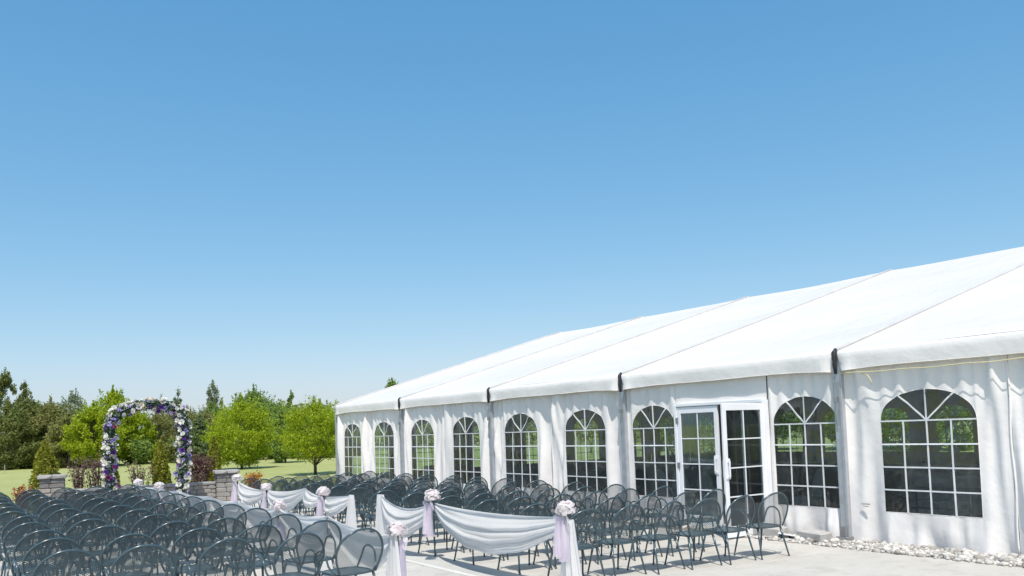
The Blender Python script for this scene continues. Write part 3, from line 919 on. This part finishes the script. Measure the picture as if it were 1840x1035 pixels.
# ------------------------------------------------------------------ stone seat wall with pillars
def block_mesh(mat, seed):
    r = random.Random(seed)
    mb = MB()
    e = .09
    for z, i in ((-.5, e), (-.30, 0), (.30, 0), (.5, e)):
        i *= .6
        for x, y in ((-.5 + i, -.5 + i), (0 + r.uniform(-.1, .1), -.5 + i - .04), (.5 - i, -.5 + i), (.5 - i, .5 - i), (-.5 + i, .5 - i)):
            mb.v.append((x + r.uniform(-.012, .012), y + r.uniform(-.04, .04), z + r.uniform(-.012, .012)))
    for l in range(3):
        for k in range(5): mb.f.append((l * 5 + k, l * 5 + (k + 1) % 5, l * 5 + 5 + (k + 1) % 5, l * 5 + 5 + k))
    mb.f.append((4, 3, 2, 1, 0)); mb.f.append((15, 16, 17, 18, 19))
    return mb.mesh('stone', mat)
bm = [block_mesh(m, i) for i, m in enumerate([m_stone, m_stone, m_stone2, m_stone, m_stone2, m_stone3])]
capm = [block_mesh(m_cap, 40 + i) for i in range(3)]
PR, PL = Vector((7.44, 26.62, 0)), Vector((2.72, 27.32, 0))
wdir = (PR - PL).normalized(); wang = math.atan2(wdir.y, wdir.x)
wl_root = empty('stone_wall', PL, wang); tag(wl_root, 'low grey stone block seat wall behind the flower arch', 'wall')
wlen = (PR - PL).length
HC = .132
mb = MB(); mb.box((wlen / 2, 0, .26), (wlen - .62, .22, .50)); mb.build('wall_core', m_core, wl_root)
def stone(parent, mesh, c, d):
    o = link('stone', mesh, parent); o.location = c; o.scale = d; return o
for cidx in range(4):
    x = .33 - (cidx % 2) * .0
    first = True
    while x < wlen - .34:
        w = random.choice((.20, .30, .30, .42))
        if first and cidx % 2: w = .2
        first = False
        w = min(w, wlen - .33 - x)
        if w < .08: break
        stone(wl_root, random.choice(bm), (x + w / 2, random.uniform(-.008, .008), HC * (cidx + .5)), (w - .010, .30, HC - .007))
        x += w
x = .33
while x < wlen - .34:
    w = min(random.choice((.38, .45, .52)), wlen - .33 - x)
    stone(wl_root, random.choice(capm), (x + w / 2, 0, HC * 4 + .045), (w - .008, .36, .085)); x += w
def pillar(pos, h, label):
    root = empty('stone_pillar', pos, wang); tag(root, label, 'pillar', 'pillars of the stone wall')
    nC = int(round((h - .10) / HC)); hc = (h - .10) / nC
    mb = MB(); mb.box((0, 0, (h - .1) / 2), (.44, .44, h - .14)); mb.build('pillar_core', m_core, root)
    for cidx in range(nC):
        dark = cidx == nC - 1 or (cidx == nC - 2)
        for sd_ in range(4):
            off = 0
            spl = random.choice((.38, .5, .62)) if cidx % 2 else random.choice((.45, .55))
            S = .62
            u = -S / 2
            for w in (S * spl, S * (1 - spl)):
                mid = u + w / 2; u += w
                o = link('stone', bm[5] if dark else random.choice(bm[:5]), root)
                a = sd_ * math.pi / 2
                rr = S / 2 - .08
                px, py = mid, -rr
                o.location = (px * math.cos(a) - py * math.sin(a), px * math.sin(a) + py * math.cos(a), hc * (cidx + .5))
                o.rotation_euler = (0, 0, a)
                o.scale = (w - .010, .17, hc - .007)
    for qx in (-1, 1):
        for qy in (-1, 1):
            stone(root, random.choice(capm), (qx * .185, qy * .185, h - .045), (.362, .362, .10))
pillar(PR, .95, 'square stone pillar at the right end of the low wall')
pillar(PL, 1.05, 'square stone pillar at the left end of the low wall')

# ------------------------------------------------------------------ flower arch
AY = 25.6
ARCH = [(3.97, .0), (3.97, .6), (3.95, 1.2), (3.95, 1.8), (3.95, 2.3), (4.02, 2.58), (4.22, 2.80), (4.50, 2.92), (4.9, 2.98), (5.3, 2.97), (5.60, 2.88), (5.84, 2.72), (5.95, 2.48), (5.94, 2.1), (5.92, 1.6), (5.90, 1.0), (5.88, .5), (5.88, 0)]
arch = empty('flower_arch', (0, 0, 0)); tag(arch, 'wedding arch covered in white, cream and purple flowers', 'arch')
mb = MB()
def arch_pt(s):
    s = max(0, min(.9999, s)) * (len(ARCH) - 1); i = int(s); f = s - i
    return ARCH[i][0] * (1 - f) + ARCH[i + 1][0] * f, ARCH[i][1] * (1 - f) + ARCH[i + 1][1] * f
for dy in (-.2, .2):
    mb.tube([(*arch_pt(s)[:1], AY + dy, arch_pt(s)[1]) for s in np.linspace(0, 1, 50)], .014, 6)
for s in np.linspace(.02, .98, 26):
    x, z = arch_pt(s); mb.tube([(x, AY - .2, z), (x, AY + .2, z)], .009, 5)
mb.build('arch_frame', m_chair, arch, True)
# twigs hanging at the crown
mb = MB()
for k in range(60):
    s = rng.uniform(.3, .72); x, z = arch_pt(s)
    p = np.array([x, AY + rng.uniform(-.2, .2), z - .1]); pts = [tuple(p)]
    for q in range(3): p = p + np.array([rng.normal(0, .06), rng.normal(0, .04), -rng.uniform(.02, .11)]); pts.append(tuple(p))
    mb.tube(pts, [.006, .005, .004, .003], 4, False)
mb.build('twigs', m_bark, arch)
lens = [math.dist(ARCH[i], ARCH[i + 1]) for i in range(len(ARCH) - 1)]; cum = np.cumsum([0] + lens); cum /= cum[-1]
def arch_len(q):
    i = min(len(lens) - 1, int(np.searchsorted(cum, q, 'right') - 1)); f = (q - cum[i]) / (cum[i + 1] - cum[i])
    return (ARCH[i][0] * (1 - f) + ARCH[i + 1][0] * f, ARCH[i][1] * (1 - f) + ARCH[i + 1][1] * f)
def leaf_cloud(C, size, normals=None, aspect=1.6, up=0.0):
    """quad leaves at centres C"""
    n_ = len(C)
    d = rng.normal(size=(n_, 3)); d[:, 2] += up; d /= np.linalg.norm(d, axis=1)[:, None]
    r_ = rng.normal(size=(n_, 3)); a = np.cross(d, r_); a /= np.linalg.norm(a, axis=1)[:, None]; b = np.cross(d, a)
    s = (size * rng.uniform(.6, 1.35, n_))[:, None] if np.isscalar(size) else size[:, None]
    a = a * s * aspect * .5; b = b * s * .5
    V = np.stack([C - a, C + b * .9 - a * .1, C + a, C - b * .9 - a * .1], 1).reshape(-1, 3)
    F = np.arange(4 * n_).reshape(-1, 4)
    return V, F
C = []
for k in range(5200):
    x, z = arch_len(rng.random()); a = rng.uniform(0, 6.28); rr = .155 * rng.random() ** .5
    C.append((x + rr * math.cos(a) * 1.0, AY + rng.uniform(-.25, .25), max(.02, z + rr * math.sin(a))))
V, F = leaf_cloud(np.array(C), .055)
o = link('leaves', np_mesh('leaves', V, F, m_green), arch); o['kind'] = 'stuff'
for nm_, mt_, n_ in (('small_white_blossoms', m_fl['white'], 1400), ('small_lavender_blossoms', m_fl['lavender'], 750), ('small_purple_blossoms', m_fl['purple'], 400)):
    C = []
    for k in range(n_ // 5):
        x, z = arch_len(rng.random()); a = rng.uniform(0, 6.28); rr = rng.uniform(.08, .19)
        if 'white' in nm_ and z > 2.4: a = rng.uniform(.3, 2.8)
        if 'purple' in nm_ and z > 2.4: a = rng.uniform(3.3, 6.1)
        c0 = np.array([x + rr * math.cos(a), AY + rng.uniform(-.27, .25), max(.05, z + rr * math.sin(a))])
        C.append(c0 + rng.normal(0, .022, (5, 3)))
    V, F = leaf_cloud(np.concatenate(C), .05, aspect=1.1)
    o = link(nm_, np_mesh(nm_, V, F, mt_), arch); o['kind'] = 'stuff'
def blossom(mat, seed):
    r = random.Random(seed); mb = MB()
    for ring, (npet, tilt, ln) in enumerate(((7, .25, 1.0), (6, .75, .85), (5, 1.15, .6))):
        for k in range(npet):
            a = 2 * math.pi * k / npet + ring * .5 + r.uniform(-.2, .2)
            ca, sa = math.cos(a), math.sin(a); w = .5 * ln
            pts = []
            for (rad_, ww_, h) in ((.05, .12, 0), (.55, 1.05, .3), (1.0, .8, .55)):
                R_ = rad_ * ln * math.cos(tilt * (rad_)); Z_ = rad_ * ln * math.sin(tilt * rad_ + .25)
                pts.append([(R_ * ca - ww_ * w * sa * q, R_ * sa + ww_ * w * ca * q, Z_ + .06 * abs(q)) for q in (-.6, .6)])
            mb.quadgrid(pts)
    return mb.mesh('blossom', mat)
bl = {k: [blossom(m, i * 3 + j) for j in range(2)] for i, (k, m) in enumerate(m_fl.items())}
for k in range(295):
    q = (k + rng.random()) / 295
    x, z = arch_len(q)
    top = z > 2.5
    a = rng.uniform(0, 6.28)
    ring = rng.uniform(.07, .185)
    dx, dz = math.cos(a) * ring, math.sin(a) * ring
    yy = AY - abs(rng.normal(.17, .09)) if rng.random() < .75 else AY + rng.uniform(.0, .25)
    pr = rng.random()
    outer = (dz > .05) if top else (dx * (1 if x > 5 else -1) > 0)
    if top and outer: cset = (('white', .45), ('cream', .4), ('lavender', .1), ('purple', .05))
    elif top: cset = (('purple', .30), ('lavender', .26), ('plum', .05), ('white', .23), ('cream', .16))
    else: cset = (('white', .40), ('cream', .20), ('purple', .13), ('lavender', .24), ('plum', .03))
    acc = 0
    for cname, w in cset:
        acc += w
        if pr < acc: break
    o = link('blossom', bl[cname][k % 2], arch)
    o.location = (x + dx, yy, max(.08, z + dz))
    v = Vector((dx * 2, -.35 + rng.normal(0, .2), dz * 2 + .12))
    o.rotation_euler = v.to_track_quat('Z', 'Y').to_euler()
    s = rng.uniform(.046, .082) * (1.15 if cname in ('white', 'cream') else 1)
    o.scale = (s, s, s * .8)

# ------------------------------------------------------------------ shrubs behind the wall
def shrub(name, label, cat, x, y, h, w, mat, nleaf, size, kind, group=None, z0=0.0):
    root = empty(name, (x, y, z0)); tag(root, label, cat, group)
    mb = MB()
    if kind == 'cone':
        mb.tube([(0, 0, -.05), (0, 0, h * .8)], [.05, .01], 6)
        t = rng.random(nleaf); a = rng.uniform(0, 6.28, nleaf)
        prof = np.where(t < .25, .78 + .9 * t, 1 - ((t - .25) / .75) ** 2.8)
        lump = 1 + .16 * np.sin(3 * a + 9 * t + x) + .12 * np.sin(7 * a - 14 * t)
        rr = w / 2 * prof * lump * rng.uniform(.55, 1.04, nleaf) ** .6
        C = np.stack([rr * np.cos(a), rr * np.sin(a), .04 + t * h * (1 + .02 * np.sin(5 * a))], 1)
        V, F = leaf_cloud(C, size, up=0, aspect=2.2)
    else:
        C = []
        nst = 16
        for k in range(nst):
            a = rng.uniform(0, 6.28); sp = rng.uniform(.2, 1) * w / 2
            p0 = np.array([.06 * math.cos(a), .06 * math.sin(a), 0]); p1 = np.array([sp * .6 * math.cos(a), sp * .6 * math.sin(a), h * .5]); p2 = np.array([sp * math.cos(a), sp * math.sin(a), h * rng.uniform(.78, 1.02)])
            mb.tube([tuple(p0), tuple(p1), tuple(p2)], [.014, .009, .004], 4, False)
            m_ = nleaf // nst
            tt = rng.uniform(.30 if kind == 'vase' else .05, 1, m_)[:, None]
            base = np.where(tt < .5, p0 + (p1 - p0) * tt * 2, p1 + (p2 - p1) * (tt - .5) * 2)
            C.append(base + rng.normal(0, w * .075, (m_, 3)))
        C = np.concatenate(C); C[:, 2] = np.clip(C[:, 2], .02, None)
        V, F = leaf_cloud(C, size, up=.4, aspect=1.5)
    mb.build('stem', m_bark, root)
    o = link('foliage', np_mesh('foliage', V, F, mat), root)
    return root
shrub('arborvitae', 'tall cone arborvitae behind the left stone pillar', 'shrub', 2.62, 28.35, 1.98, .70, m_arb, 5200, .045, 'cone', 'arborvitae behind the stone wall')
shrub('arborvitae', 'narrow arborvitae standing in the opening of the flower arch', 'shrub', 5.89, 28.4, 1.84, .52, m_arb, 4600, .045, 'cone', 'arborvitae behind the stone wall')
shrub('arborvitae', 'arborvitae behind the purple shrub by the right pillar', 'shrub', 7.64, 28.75, 1.96, .50, m_arb, 4600, .045, 'cone', 'arborvitae behind the stone wall')
shrub('arborvitae', 'arborvitae half hidden behind the left leg of the arch', 'shrub', 4.44, 28.5, 1.55, .42, m_arb, 4000, .045, 'cone', 'arborvitae behind the stone wall')
shrub('purple_shrub', 'thin purple leaved shrub beside the left pillar', 'shrub', 3.52, 28.1, 1.52, .66, m_twigpurple, 520, .05, 'vase', 'purple leaved shrubs behind the wall')
shrub('purple_shrub', 'thin purple leaved shrub just left of the arch', 'shrub', 3.98, 28.2, 1.62, .70, m_twigpurple, 560, .05, 'vase', 'purple leaved shrubs behind the wall')
shrub('purple_shrub', 'thick purple leaved shrub by the right pillar', 'shrub', 7.02, 28.2, 1.50, .95, m_purple, 2600, .05, 'full', 'purple leaved shrubs behind the wall')
shrub('twiggy_shrub', 'pale twiggy shrub inside the arch', 'shrub', 5.22, 28.1, 1.34, .80, m_twiggy, 620, .045, 'vase')
shrub('twiggy_shrub', 'low pale shrub in front of the thick purple one', 'shrub', 6.85, 27.75, .95, .6, m_twiggy, 700, .045, 'full')
shrub('orange_shrub', 'small orange leaved shrub behind the far right chairs', 'shrub', 8.55, 27.4, .80, .62, m_orange, 1300, .05, 'full')
shrub('rust_shrub', 'small rust red shrub behind the far left chairs', 'shrub', 1.86, 26.2, .80, .55, m_rust, 1100, .05, 'full')

# ------------------------------------------------------------------ trees
def tree(name, label, x, y, h, w, mat, nclump, nleaf, size, shape='round', base=.2, group='trees beyond the lawn', trunk=.09, seed=0, sparse=1.0):
    root = empty(name, (x, y, -.05)); tag(root, label, 'tree', group)
    r = np.random.default_rng(seed + 900)
    mb = MB()
    cz0 = h * base
    lean = r.normal(0, .02 * h, 2)
    tp = [(0, 0, -.1), (lean[0] * .3, lean[1] * .3, h * .3), (lean[0] * .7, lean[1] * .7, h * .65), (lean[0], lean[1], h * .96)]
    mb.tube(tp, [trunk * 1.25, trunk, trunk * .6, trunk * .12], 7)
    Cc = []
    for k in range(nclump):
        t = r.random()
        if shape == 'spruce':
            t = t ** 1.3; rad = w / 2 * (1 - t) ** .85 + .04; rr = rad * r.uniform(.3, 1) ** .5
        elif shape == 'column':
            rad = w / 2 * (math.sin(math.pi * min(1, .12 + .88 * t)) ** .6) * r.uniform(.7, 1.1); rr = rad * r.random() ** .5
        else:
            rad = w / 2 * math.sqrt(max(.0, 1 - (2 * t - .84) ** 2 / (1.20 if t > .42 else .85))); rr = rad * (1 - .45 * r.random() ** 1.5) * r.uniform(.82, 1.10)
        a = r.uniform(0, 6.28)
        z = cz0 + (h * .95 - cz0) * t
        c = np.array([rr * math.cos(a), rr * math.sin(a), z]); Cc.append(c)
        if k % (3 if shape != 'spruce' else 2) == 0:
            zb = max(h * .12, z - rr * (.9 if shape != 'spruce' else -.1) - .1); f = min(1, zb / h)
            sx, sy = lean[0] * f, lean[1] * f
            mb.tube([(sx, sy, zb), (sx + (c[0] - sx) * .5, sy + (c[1] - sy) * .5, zb + (z - zb) * .6), tuple(c)], [trunk * .26, trunk * .15, trunk * .05], 4, False)
    mb.build('trunk', m_bark, root, True)
    Cc = np.array(Cc)
    cs = (w * .085 + .10) * r.uniform(.6, 1.3, nclump)
    nleaf = int(nleaf * 1.7)
    m_ = nleaf // nclump
    P_ = []
    for c, s in zip(Cc, cs):
        q = r.normal(size=(m_, 3)); q /= np.linalg.norm(q, axis=1)[:, None]; q *= (r.random(m_) ** .45)[:, None]
        sc3 = np.array([1.1, 1.1, 1.05]) if shape == 'round' else (np.array([.8, .8, 1.3]) if shape == 'column' else np.array([1.3, 1.3, .35]))
        P_.append(c + q * s * sc3)
    # stray shoots on the outline
    ns = nleaf // 8
    idx = r.integers(0, nclump, ns); d = Cc[idx] - np.array([0, 0, cz0 + (h - cz0) * .35]); d /= (np.linalg.norm(d, axis=1)[:, None] + 1e-6)
    d[:, 2] += .5
    P_.append(Cc[idx] + d * (cs[idx] * r.uniform(.6, 1.35, ns))[:, None] + r.normal(0, .05, (ns, 3)))
    P_ = np.concatenate(P_); P_[:, 2] = np.clip(P_[:, 2], .05, None)
    zq = np.quantile(P_[:, 2], .997); P_[:, 2] *= np.where(P_[:, 2] > h * .4, 1 + (h / zq - 1) * (P_[:, 2] - h * .4) / max(.1, zq - h * .4), 1)
    V, F = leaf_cloud(P_, size * .8, up=.5, aspect=1.5)
    link('crown', np_mesh('crown', V, F, mat), root)
    return root
T = [
 ('dark_tree', 'tall dark loose tree at the far left edge, highest of the wood', 5.0, 87.9, 8.7, 2.3, m_leaf_dark, 80, 4200, .15, 'column', .06),
 ('poplar_tree', 'thin leaning dark tree beside the tallest tree at far left', 6.55, 89.8, 7.9, 1.5, m_leaf_dark, 46, 1700, .15, 'column', .3),
 ('dark_tree', 'dark green tree in front of the tallest tree, far left', 4.8, 81.0, 5.6, 3.4, m_leaf_dark, 90, 5200, .17, 'round', .04),
 ('dark_tree', 'dark green tree second from the left edge', 6.7, 83.8, 6.1, 2.9, m_leaf_dark, 90, 5200, .17, 'round', .04),
 ('dark_tree', 'dark olive tree behind the left arborvitae', 8.0, 81.6, 5.75, 2.9, m_leaf_olive, 80, 4600, .16, 'round', .05),
 ('grey_tree', 'grey green half bare tree left of the bright tree', 10.2, 86.0, 6.9, 3.4, m_leaf_grey, 80, 3300, .14, 'round', .15),
 ('dark_tree', 'low dark olive tree below the grey green one', 8.9, 77.5, 4.5, 2.6, m_leaf_olive, 70, 4200, .16, 'round', .03),
 ('dark_tree', 'dark olive tree filling the wood behind the left pillar', 7.3, 88.0, 5.7, 3.6, m_leaf_olive, 90, 4600, .17, 'round', .03),
 ('dark_tree', 'dark tree between the left wood and the bright tree', 9.4, 90.0, 5.5, 3.6, m_leaf_dark, 90, 4600, .17, 'round', .03),
 ('bright_tree', 'bright yellow green tree left of the flower arch', 10.35, 74.5, 5.15, 4.0, m_leaf_bright, 120, 7200, .15, 'round', .10),
 ('bright_tree', 'fresh green tree rising behind the left leg of the arch', 12.5, 79.0, 6.6, 4.4, m_leaf_bright, 120, 7000, .16, 'round', .12),
 ('mid_tree', 'green tree seen through the left half of the arch', 14.6, 80.0, 4.7, 3.4, m_leaf_bright, 80, 4300, .15, 'round', .05),
 ('olive_tree', 'brownish olive half bare tree seen through the arch', 17.2, 84.2, 4.9, 3.0, m_leaf_olive, 80, 3000, .13, 'round', .05),
 ('olive_tree', 'dull olive tree seen through the right half of the arch', 18.6, 86.0, 4.9, 3.0, m_leaf_olive, 80, 3200, .13, 'round', .04),
 ('poplar_tree', 'slender pale poplar above the right shoulder of the arch', 21.0, 92.7, 7.4, 2.1, m_leaf_grey, 60, 2300, .14, 'column', .2),
 ('poplar_tree', 'loose pale poplar above the crown of the arch', 19.5, 92.9, 6.7, 2.1, m_leaf_grey, 56, 2200, .14, 'column', .2),
 ('spruce_tree', 'dark spruce right of the flower arch', 17.95, 71.8, 4.1, 2.7, m_needle, 150, 5200, .12, 'spruce', .03),
 ('poplar_tree', 'tall pale poplar left of the round bright tree', 23.6, 88.9, 8.0, 2.3, m_leaf_grey, 70, 2700, .15, 'column', .15),
 ('mid_tree', 'broad mid green tree behind the round bright tree', 26.9, 85.9, 7.0, 6.2, m_leaf_mid, 150, 8000, .18, 'round', .05),
 ('bright_tree', 'round bright green lawn tree with short trunk right of the arch', 16.2, 54.4, 4.55, 3.9, m_leaf_bright, 140, 9600, .10, 'round', .10),
 ('poplar_tree', 'slim poplar top between the two lawn trees', 28.8, 80.0, 6.4, 1.6, m_leaf_mid, 46, 1800, .15, 'column', .2),
 ('mid_tree', 'yellow green tree between the two lawn trees', 21.9, 62.3, 4.3, 2.6, m_leaf_mid, 90, 5000, .12, 'round', .06),
 ('bright_tree', 'yellow green lawn tree with a bare trunk beside the tent corner', 15.85, 40.7, 3.85, 3.3, m_leaf_bright, 130, 7600, .08, 'round', .24),
 ('mid_tree', 'mid green tree just left of the tent corner', 27.8, 70.0, 4.7, 3.6, m_leaf_mid, 90, 4600, .15, 'round', .03),
 ('mid_tree', 'mid green tree low behind the dark spruce', 21.5, 85.0, 4.6, 3.4, m_leaf_olive, 80, 4000, .16, 'round', .03),
 ('mid_tree', 'mid green tree left of the broad tree, under the poplar', 23.8, 82.0, 4.9, 3.2, m_leaf_mid, 80, 4200, .16, 'round', .03),
 ('mid_tree', 'mid green tree filling the gap between the two lawn trees', 25.3, 74.0, 5.0, 3.6, m_leaf_mid, 90, 4600, .15, 'round', .03),
 ('mid_tree', 'mid green tree behind the lawn tree beside the tent', 30.6, 77.0, 5.4, 3.8, m_leaf_mid, 90, 4600, .15, 'round', .03),
 ('olive_tree', 'pale olive tree behind the left side of the round bright tree', 20.2, 78.0, 4.6, 3.2, m_leaf_olive, 90, 4200, .14, 'round', .03),
 ('mid_tree', 'mid green tree under the tall pale poplar', 22.6, 86.0, 5.6, 3.2, m_leaf_mid, 90, 4400, .15, 'round', .03),
 ('mid_tree', 'mid green tree behind the right leg of the arch', 19.0, 80.5, 5.0, 3.0, m_leaf_olive, 90, 4200, .14, 'round', .03),
 ('mid_tree', 'green tree top showing above the tent roof', 33.5, 67.1, 6.8, 2.6, m_leaf_mid, 60, 3400, .14, 'round', .1),
]
for i, t in enumerate(T):
    nm, lb, x, y, h, w, mt, nc, nl, sz, shp, bs = t
    trk = .045 if shp == 'column' else (.055 if w < 3.3 else .07)
    if 'dark' in lb or 'olive' in lb: w *= 1.3; nc = int(nc * 1.35); nl = int(nl * 1.5)
    if 'bright' in nm or nm == 'mid_tree': nc = int(nc * 1.35); nl = int(nl * 1.35)
    tree(nm, lb, x, y, h, w, mt, nc, nl, sz, shp, bs, seed=i, trunk=trk)
# bushes at the wood's edge
for i in range(22):
    f = i / 21
    x = 3.0 + f * 29 + random.uniform(-.4, .4)
    y = 86 - 14 * f + random.uniform(-3, 3) - (3 if 3 < i < 9 else 0)
    wd = ['olive', 'dark', 'green'][i % 3]
    h_ = random.uniform(1.3, 2.4)
    shrub('edge_bush', '%s bush at the wood edge, number %d from the left' % (wd, i + 1) if False else '%s bush at the foot of the wood, %s' % (wd, (ordn + ['fourteenth', 'fifteenth', 'sixteenth', 'seventeenth', 'eighteenth', 'nineteenth', 'twentieth', 'twenty-first', 'twenty-second'])[i] + ' from the left'),
          'bush', x, y, h_, 3.0, [m_leaf_olive, m_leaf_dark, m_leaf_mid][i % 3], 1500, .16, 'full', 'bushes along the wood edge')
# far wood reading as one dark mass
C = []
for k in range(46000):
    a = rng.uniform(-.06, 1.45); D = rng.uniform(100, 124)
    hh = ((5.4 if a < .13 else 4.6) + .9 * math.sin(a * 23) + .6 * math.sin(a * 57 + 1)) * rng.random() ** .7
    C.append((D * math.sin(a), D * math.cos(a), hh))
V, F = leaf_cloud(np.array(C), .34, up=.3)
o = link('far_wood', np_mesh('far_wood', V, F, m_leaf_olive)); tag(o, 'far dark wood behind the single trees', 'wood', kind='stuff')
# trees on the far side of the tent, seen through its windows
tpl = tree('field_tree', 'green tree seen through the tent windows, farthest from the door', 46, 44, 6.2, 6.0, m_leaf_mid, 90, 4200, .24, 'round', .05, 'trees behind the tent', .14, 77)
spots = [(47, 37, .95), (49, 30.5, 1.1), (46, 25, .9), (50, 18.5, 1.05), (47, 12, .92), (49, 6, 1.1), (54, 50, 1.2)]
for i, (x, y, s) in enumerate(spots):
    c = tpl.copy(); col.objects.link(c); c.location = (x, y, -.05); c.rotation_euler = (0, 0, i * 1.1); c.scale = (s, s, s)
    c['label'] = 'green tree seen through the tent windows, %s along the row' % ordn[i + 1]
    for chd in list(tpl.children):
        q = chd.copy(); col.objects.link(q); q.parent = c
mb = MB(); mb.tube([(0, 0, 0), (.01, 0, .4), (0, 0, .62)], .03, 6); mb.box((0, 0, .64), (.08, .08, .04), 0, .01)
o = mb.build('marker_post', m_cap); o.location = (3.95, 70, -.05); tag(o, 'short pale marker post on the lawn at far left', 'post')
